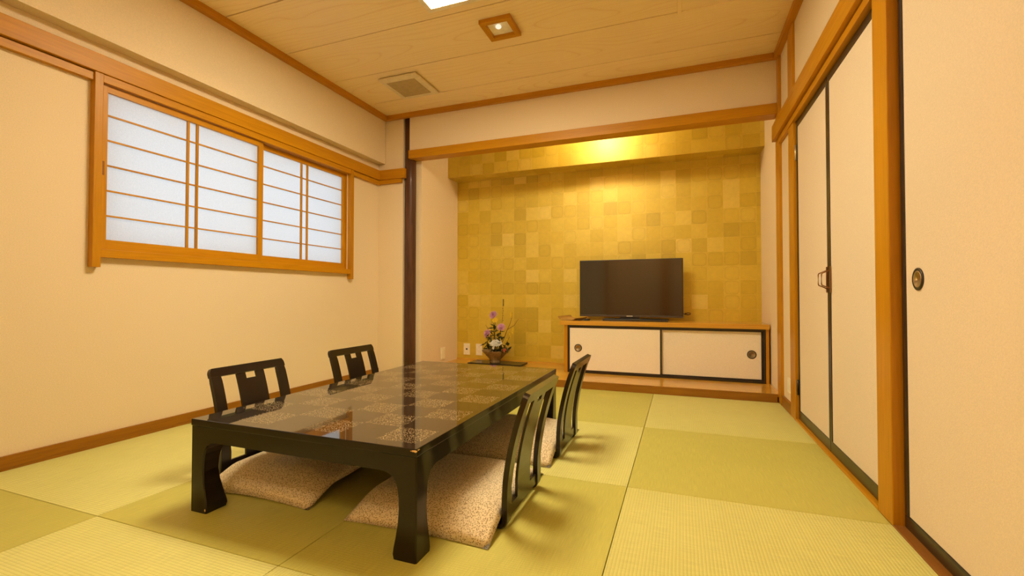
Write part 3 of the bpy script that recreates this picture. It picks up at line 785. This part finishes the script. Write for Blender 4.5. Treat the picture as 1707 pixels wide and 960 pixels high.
box('body', -0.815, -0.778, 4.03, 4.13, 0.5212, 0.536, 'bezel', rc, 0.003)
for k in range(4): box('button', -0.805, -0.788, 4.04 + 0.02 * k, 4.05 + 0.02 * k, 0.5355, 0.5375, 'bezel_low', rc)

# ------------------------------------------------------------------ flower stand, bowl and flowers
board = empty('flower_stand', (-1.7, 4.19, 0.06)); tag(board, 'low black lacquered board under the flower bowl', 'stand')
box('slab', -1.985, -1.435, 4.07, 4.30, 0.066, 0.083, 'lac', board, 0.003)
for x in (-1.96, -1.49): box('foot', x, x + 0.03, 4.08, 4.29, 0.0602, 0.067, 'lac', board)

VX, VY, VZ = -1.726, 4.165, 0.083
def wobble(t, h_): return 1 + (0.05 * math.sin(3 * t + 0.6) + 0.025 * math.sin(7 * t)) * max(0, (h_ - 0.07) / 0.05)
vase = empty('flower_bowl', (VX, VY, VZ)); tag(vase, 'brown stoneware bowl with a narrow foot holding the flowers', 'bowl')
bm = bmesh.new()
lathe(bm, [(0.050, 0.0), (0.054, 0.004), (0.051, 0.02), (0.053, 0.03), (0.078, 0.058), (0.108, 0.090), (0.136, 0.118), (0.139, 0.123), (0.134, 0.122), (0.104, 0.092), (0.072, 0.060), (0.040, 0.045), (0.004, 0.042)], (VX, VY, VZ), 40, 'Z', wobble)
obj('bowl_body', bm, 'vase', vase, True)
def P(px, py, dy=0.0):
    """Point at the flowers' depth from its place measured on the photograph."""
    return Vector((-1.867 + (px - 803) * 0.00640, VY + dy, 0.714 - (py - 498) * 0.00592))
ROOT = Vector((VX, VY, VZ + 0.05))
def bloom_mesh(r, layers, petals, flat_):
    bm = bmesh.new()
    bmesh.ops.create_icosphere(bm, subdivisions=1, radius=r * 0.32)
    for L in range(layers):
        f = L / max(1, layers - 1)
        el = 0.15 + f * 1.2
        for k in range(petals - L):
            a = 2 * PI * (k + 0.5 * (L % 2)) / (petals - L) + random.uniform(-0.1, 0.1)
            ln = r * (1 - 0.35 * f) * random.uniform(0.9, 1.05); w = r * 0.20
            d = Vector((math.cos(a) * math.cos(el), math.sin(a) * math.cos(el), math.sin(el) * flat_))
            s = Vector((-math.sin(a), math.cos(a), 0))
            u = d.cross(s).normalized()
            p0 = d * r * 0.15; p1 = d * ln * 0.65; p2 = d * ln + u * (-r * 0.08)
            q = [p0, p1 - s * w + u * 0.0, p2, p1 + s * w]
            v = [bm.verts.new(c) for c in q]; c2 = bm.verts.new(p1 - u * r * 0.10)
            for i in range(4): bm.faces.new([v[i], v[(i + 1) % 4], c2])
    me = bpy.data.meshes.new('bloom'); bm.to_mesh(me); bm.free()
    return me
def leaf_bm(bm, p, d, ln, w):
    d = d.normalized(); s = d.cross(Vector((0, 0.3, 1)))
    if s.length < 1e-3: s = Vector((1, 0, 0))
    s.normalize(); u = s.cross(d)
    a = bm.verts.new(p); b_ = bm.verts.new(p + d * ln * 0.45 + s * w / 2); c = bm.verts.new(p + d * ln - u * ln * 0.12); e = bm.verts.new(p + d * ln * 0.45 - s * w / 2)
    m_ = bm.verts.new(p + d * ln * 0.5 - u * w * 0.22)
    for q in ((a, b_, m_), (b_, c, m_), (c, e, m_), (e, a, m_)): bm.faces.new(q)
def flower(name, head, r, mat, label, layers=4, petals=12, flat_=0.8, face=(0, -0.7, 0.7), leaves=3, mix=None):
    root = empty(name, ROOT); tag(root, label, 'flower', 'flowers in the stoneware bowl')
    mid = ROOT.lerp(head, 0.55) + Vector((random.uniform(-.015, .015), 0.0, 0.02))
    bm = bmesh.new(); tube(bm, [ROOT + (head - ROOT) * 0.02, mid, head - Vector((0, 0, r * 0.15))], [0.004, 0.0035, 0.003], 6)
    obj('stem', bm, 'stem', root, True)
    me = bloom_mesh(r, layers, petals, flat_); me.materials.append(MAT[mat])
    o = bpy.data.objects.new('bloom', me); COL.objects.link(o); o.parent = root; o.matrix_parent_inverse = root.matrix_basis.inverted()
    o.location = head; o.rotation_euler = Vector(face).to_track_quat('Z', 'Y').to_euler()
    for k in range(leaves):
        t = 0.45 + 0.5 * (k + 0.5) / leaves
        p = ROOT.lerp(mid, t / 0.6) if t < 0.6 else mid.lerp(head, (t - 0.6) / 0.45)
        a = random.uniform(0, 2 * PI)
        bm = bmesh.new(); leaf_bm(bm, p, Vector((math.cos(a), -abs(math.sin(a)) * 0.6, random.uniform(-0.1, 0.6))), random.uniform(0.045, 0.07), random.uniform(0.024, 0.034))
        obj('leaf', bm, 'leaf', root)
    return root
flower('chrysanthemum', P(823, 525, -0.02), 0.050, 'pink', 'pink chrysanthemum at the top of the arrangement', 4, 13, 1.0, (-0.2, -0.8, 0.5), 3)
flower('chrysanthemum', P(838, 545, -0.05), 0.046, 'pink', 'pink chrysanthemum right of the middle of the arrangement', 4, 13, 1.0, (0.3, -0.8, 0.5), 4)
flower('chrysanthemum', P(815, 556, -0.05), 0.050, 'pink', 'pink chrysanthemum at the left of the arrangement', 4, 13, 1.0, (-0.4, -0.8, 0.4), 4)
flower('chrysanthemum', P(827, 534, -0.04), 0.036, 'yellow', 'small yellow chrysanthemum between the pink ones', 3, 11, 0.7, (0.1, -0.7, 0.7), 3)
flower('chrysanthemum', P(832, 571, -0.09), 0.070, 'white', 'large white chrysanthemum low over the bowl', 5, 18, 0.6, (0.1, -0.42, 0.9), 4)
flower('small_red_flower', P(845, 582, -0.08), 0.022, 'red', 'tiny red flower at the right rim of the bowl', 3, 8, 0.8, (0.4, -0.8, 0.3), 2)
flower('small_white_flower', P(829, 578, -0.11), 0.018, 'white', 'tiny white flower under the large white bloom', 3, 8, 0.8, (0, -0.8, 0.3), 2)
def branch(name, pts, label, buds, mat='yellow', rad=0.003, fork=None, leafy=0):
    root = empty(name, ROOT); tag(root, label, 'branch', 'branches in the stoneware bowl')
    bm = bmesh.new(); n = len(pts)
    tube(bm, pts, [rad * (1.2 - 0.8 * i / (n - 1)) for i in range(n)], 6)
    if fork: tube(bm, fork, [rad * 0.9, rad * 0.7, rad * 0.4], 6)
    obj('twig', bm, 'twig', root, True)
    for c, r in buds:
        bm = bmesh.new()
        bmesh.ops.create_icosphere(bm, subdivisions=1, radius=r, matrix=Matrix.Translation(c))
        for k in range(4):
            a = k * PI / 2 + random.random()
            leaf_bm(bm, Vector(c), Vector((math.cos(a), -0.5, math.sin(a))), r * 2.4, r * 1.5)
        obj('blossom' if mat == 'yellow' else 'bud', bm, mat, root)
branch('tall_spray', [ROOT, P(833, 560), P(836.5, 535), P(837.5, 515), P(838.5, 498)], 'tall thin upright spray rising above the flowers',
       [(P(838.3, 500 + 2.2 * k), 0.0055) for k in range(5)] + [(P(837 + (k % 2), 514 + 4 * k), 0.003) for k in range(6)], 'leaf', 0.0022)
branch('forked_branch', [ROOT, P(840, 562), P(844, 551), P(849, 540), P(852, 530), P(852.5, 521)], 'brown forked branch leaning right with a yellow blossom at its tip',
       [(P(851, 525), 0.008), (P(850.5, 522), 0.006), (P(851, 528), 0.006)], 'yellow', 0.0036, [P(845, 549), P(856, 542), P(863, 531)])
branch('forsythia_branch', [ROOT + Vector((0.04, -0.03, 0.03)), P(842, 580, -.04), P(846, 570, -.04), P(851, 560, -.04), P(856, 548, -.04)], 'yellow blossoming twig at the right of the arrangement',
       [(P(855.5, 549, -.04), 0.008), (P(855, 553, -.04), 0.009), (P(851.5, 556, -.04), 0.009), (P(852, 559, -.04), 0.007), (P(847, 565, -.04), 0.007), (P(856, 546, -.04), 0.006), (P(843.5, 571, -.04), 0.006)], 'yellow', 0.0028)
branch('short_twig', [ROOT, P(817, 560), P(812, 548), P(808, 541)], 'short bare twig with a yellow bud at the left of the arrangement', [(P(813, 548), 0.006), (P(808, 541), 0.004)], 'yellow', 0.003)
gr = empty('greenery', ROOT); tag(gr, 'dark green leaves filling the bowl under the flowers', 'foliage')
for k in range(95):
    px = random.uniform(813, 848); py = random.uniform(545, 587)
    if (px > 839 and py < 572) or (px < 819 and py < 560): continue
    if py < 562 and random.random() < 0.35: continue
    a = random.uniform(0, 2 * PI)
    bm = bmesh.new(); leaf_bm(bm, P(px, py, random.uniform(-0.10, 0.02)), Vector((math.cos(a), -0.35, math.sin(a) * 0.7)), random.uniform(0.05, 0.078), random.uniform(0.030, 0.044))
    obj('leaf', bm, 'leaf', gr)

# ------------------------------------------------------------------ low table
TBX0, TBX1, TBY0, TBY1, TBZ = -1.590, -0.688, 1.092, 2.592, 0.3155
tb = empty('low_table', ((TBX0 + TBX1) / 2, (TBY0 + TBY1) / 2, 0))
tag(tb, 'long low black lacquered table with a checked gold speckled top', 'table')
cx, cy = (TBX0 + TBX1) / 2, (TBY0 + TBY1) / 2
bm = bmesh.new(); bx(bm, TBX0, TBX1, TBY0, TBY1, TBZ - 0.022, TBZ, 0.0025)
top_ob = obj('tabletop', bm, 'lac_top', tb, origin=(cx, cy, TBZ))
top_ob.data.materials.append(MAT['lac'])
for p in top_ob.data.polygons:
    if p.normal.z < 0.98: p.material_index = 1
az0, az1, ath = 0.243, TBZ - 0.022, 0.032
e_ = 0.0008
box('apron', TBX0 + 0.1125, TBX1 - 0.1125, TBY0 + e_, TBY0 + ath, az0, az1, 'lac', tb)
box('apron', TBX0 + 0.1125, TBX1 - 0.1125, TBY1 - ath, TBY1 - e_, az0, az1, 'lac', tb)
box('apron', TBX0 + e_, TBX0 + ath, TBY0 + 0.1125, TBY1 - 0.1125, az0, az1, 'lac', tb)
box('apron', TBX1 - ath, TBX1 - e_, TBY0 + 0.1125, TBY1 - 0.1125, az0, az1, 'lac', tb)
wz = [(0.0, 0.076), (0.012, 0.079), (0.03, 0.0765), (0.06, 0.070), (0.10, 0.0625), (0.14, 0.0595), (0.175, 0.061), (0.20, 0.065), (0.218, 0.071), (0.231, 0.081), (0.239, 0.094), (0.2432, 0.112), (0.2925, 0.112)]
for sx, sy, ox, oy in ((1, 1, TBX0 + e_, TBY0 + e_), (-1, 1, TBX1 - e_, TBY0 + e_), (1, -1, TBX0 + e_, TBY1 - e_), (-1, -1, TBX1 - e_, TBY1 - e_)):
    bm = bmesh.new(); rings = []
    for z, w in wz:
        c = 0.004
        k_ = 0.0002 if z > 0.238 else c      # the head meets both aprons flush
        pts = [(c, 0), (w - k_, 0), (w, k_), (w, w - k_), (w - k_, w), (k_, w), (0, w - k_), (0, c)]
        rings.append([bm.verts.new((ox + sx * p[0], oy + sy * p[1], z)) for p in pts])
    for r0, r1 in zip(rings, rings[1:]):
        for k in range(8): bm.faces.new([r0[k], r0[(k + 1) % 8], r1[(k + 1) % 8], r1[k]])
    bm.faces.new(rings[0]); bm.faces.new(rings[-1])
    lg = obj('leg', bm, 'lac', tb)
    if sx == 1 and sy == 1:
        bm = bmesh.new(); bmesh.ops.create_icosphere(bm, subdivisions=2, radius=0.0065, matrix=Matrix.Translation((ox + 0.071, oy + 0.004, 0.012)) @ Matrix.Diagonal((0.7, 0.8, 1.1, 1)))
        o = obj('worn_spot', bm, 'chip', lg); o['label'] = 'small bare yellow chip at the foot of the leg'
bm = bmesh.new()
for dx_, dy_, s in ((-0.003, 0.000, 0.006), (-0.011, -0.0005, 0.0045), (-0.001, 0.008, 0.0045), (-0.017, 0.0, 0.003), (0.0, 0.014, 0.003), (-0.006, 0.0, 0.005)):
    bmesh.ops.create_icosphere(bm, subdivisions=1, radius=s, matrix=Matrix.Translation((TBX1 - 0.001 + dx_, TBY0 + 0.001 + dy_, TBZ - 0.004 + random.uniform(-.004, .001))) @ Matrix.Diagonal((1, 0.6, 0.7, 1)))
o = obj('chipped_corner', bm, 'chip', tb); o['label'] = 'chipped pale corner of the tabletop'

# ------------------------------------------------------------------ legless chairs
def backx(z):
    """Outline of the chair back: upright below, leaning out towards the top."""
    if z < 0.12: return 0.0
    t = (z - 0.12) / 0.312
    return 0.075 * (0.35 * t + 0.65 * t * t)
def ribbon(bm, path, y0, y1, th):
    """Bent strip: path of (x, z, nx, nz), extruded between y0 and y1 with thickness th."""
    A = []
    for (x_, z_, nx_, nz_) in path:
        A.append([bm.verts.new((x_, y0, z_)), bm.verts.new((x_, y1, z_)), bm.verts.new((x_ - nx_ * th, y1, z_ - nz_ * th)), bm.verts.new((x_ - nx_ * th, y0, z_ - nz_ * th))])
    for a, b_ in zip(A, A[1:]):
        for k in range(4): bm.faces.new([a[k], a[(k + 1) % 4], b_[(k + 1) % 4], b_[k]])
    bm.faces.new(A[0]); bm.faces.new(A[-1])
def back_path(z0, z1, n=12):
    out = []
    for i in range(n + 1):
        z_ = z0 + (z1 - z0) * i / n
        d = Vector((backx(z_ + 0.004) - backx(z_ - 0.004), 0.008)).normalized()
        out.append((backx(z_), z_, d[1], -d[0]))
    return out
def make_chair():
    root = empty('legless_chair')
    hw, pw, th = 0.184, 0.044, 0.018
    for s in (-1, 1):
        path = [(-0.50, 0.003, 0.0, -1.0), (-0.30, 0.002, 0, -1), (-0.04, 0.002, 0, -1)]
        for k in range(1, 7):
            a = -PI / 2 + (PI / 2) * k / 6
            path.append((-0.03 + 0.03 * math.cos(a), 0.032 + 0.03 * math.sin(a), math.cos(a), math.sin(a)))
        path += back_path(0.07, 0.406, 12)
        bm = bmesh.new(); ya, yb_ = s * (hw - pw), s * hw
        # posts narrow very slightly towards the top
        ribbon(bm, path, min(ya, yb_), max(ya, yb_), th)
        bmesh.ops.bevel(bm, geom=[e for e in bm.edges if abs(e.verts[0].co.y - e.verts[1].co.y) < 1e-5], offset=0.003, segments=1, affect='EDGES')
        obj('side_frame', bm, 'chair', root)
    # top rail with rounded ends
    bm = bmesh.new()
    path = back_path(0.398, 0.432, 5)
    A = []
    for i, (x_, z_, nx_, nz_) in enumerate(path):
        t = max(0, (z_ - 0.412) / 0.02); w = hw + 0.001 - 0.010 * t * t
        A.append([bm.verts.new((x_ + 0.0006, -w, z_)), bm.verts.new((x_ + 0.0006, w, z_)), bm.verts.new((x_ - nx_ * (th + .0012), w, z_ - nz_ * th)), bm.verts.new((x_ - nx_ * (th + .0012), -w, z_ - nz_ * th))])
    for a, b_ in zip(A, A[1:]):
        for k in range(4): bm.faces.new([a[k], a[(k + 1) % 4], b_[(k + 1) % 4], b_[k]])
    bm.faces.new(A[0]); bm.faces.new(A[-1])
    obj('top_rail', bm, 'chair', root)
    # splat with a grip slot under the rail
    bm = bmesh.new(); sh_ = 0.006
    def sp(z0, z1, ya, yb_, n):
        pth = [(x_ - sh_ * nx_, z_, nx_, nz_) for x_, z_, nx_, nz_ in back_path(z0, z1, n)]
        ribbon(bm, pth, ya, yb_, 0.009)
    sp(0.045, 0.374, -0.068, 0.068, 10)
    sp(0.374, 0.400, -0.068, -0.026, 1); sp(0.374, 0.400, 0.026, 0.068, 1)
    obj('splat', bm, 'chair', root)
    bm = bmesh.new(); sp(0.026, 0.062, -(hw - pw), hw - pw, 3)
    obj('lower_rail', bm, 'chair', root)
    bm = bmesh.new(); bx(bm, -0.505, -0.03, -0.185, 0.185, 0.0205, 0.030, 0.002)
    obj('seat', bm, 'chair', root)
    return root
def cushion_mesh(w, d, t, droop_half):
    bm = bmesh.new(); n = 26
    top_, bot_ = [], []
    for i in range(n + 1):
        rt_, rb = [], []
        for j in range(n + 1):
            u = -1 + 2 * i / n; v = -1 + 2 * j / n
            # sides bow in a little so that the corners stand out
            px = u * (d / 2) * (1 - 0.030 * (1 - v * v)); py = v * (w / 2) * (1 - 0.035 * (1 - u * u))
            f = ((1 - abs(u) ** 3.2) * (1 - abs(v) ** 3.2)) ** 0.55
            over = max(0.0, abs(py) - droop_half)
            zc = -0.30 * over - 0.3 * over * over + 0.002 * math.sin(9 * px + 5 * py)
            rt_.append(bm.verts.new((px, py, zc + t * 0.62 * f + 0.0035 * math.sin(13 * px + 3) * math.sin(11 * py + 1) * f)))
            rb.append(bm.verts.new((px, py, zc - t * 0.16 * f)) if 0 < i < n and 0 < j < n else rt_[-1])
        top_.append(rt_); bot_.append(rb)
    for i in range(n):
        for j in range(n):
            bm.faces.new([top_[i][j], top_[i + 1][j], top_[i + 1][j + 1], top_[i][j + 1]])
            vs_ = []
            for q in (bot_[i][j], bot_[i][j + 1], bot_[i + 1][j + 1], bot_[i + 1][j]):
                if q not in vs_: vs_.append(q)
            try: bm.faces.new(vs_)
            except ValueError: pass
    return bm
chair0 = make_chair()
cush0 = obj('floor_cushion', cushion_mesh(0.605, 0.515, 0.074, 0.175), 'fabric', None, True)
spots = [
    ((-0.517, 1.528), 0.0, 'black legless chair between the table and the closet doors, nearer the large pillar', 'fully visible beige patterned cushion on the chair nearer the large pillar', (-0.792, 1.525), 0.015),
    ((-0.517, 2.195), 0.0, 'black legless chair between the table and the closet doors, nearer the television', 'beige patterned cushion on the right hand chair nearer the television', (-0.790, 2.200), 0.0),
    ((-1.765, 1.507), PI, 'black legless chair under the window, its back against the window wall side', 'beige patterned cushion seen under the table beside its left front leg', (-1.476, 1.530), 0.03),
    ((-1.765, 2.190), PI, 'black legless chair on the window side of the table, nearer the dark round post', 'mostly hidden beige cushion on the chair nearer the dark round post', (-1.495, 2.205), 0.0),
]
for i, ((x, y), rz, lab, clab, cpos, crz) in enumerate(spots):
    c = chair0 if i == 0 else copy_tree(chair0)
    c.location = (x, y, 0); c.rotation_euler = (0, 0, rz)
    tag(c, lab, 'chair', 'legless chairs around the low table')
    q = cush0 if i == 0 else cush0.copy()
    if i: COL.objects.link(q)
    q.location = (cpos[0], cpos[1], 0.0440); q.rotation_euler = (0, 0, rz + crz)
    tag(q, clab, 'cushion', 'seat cushions of the legless chairs')
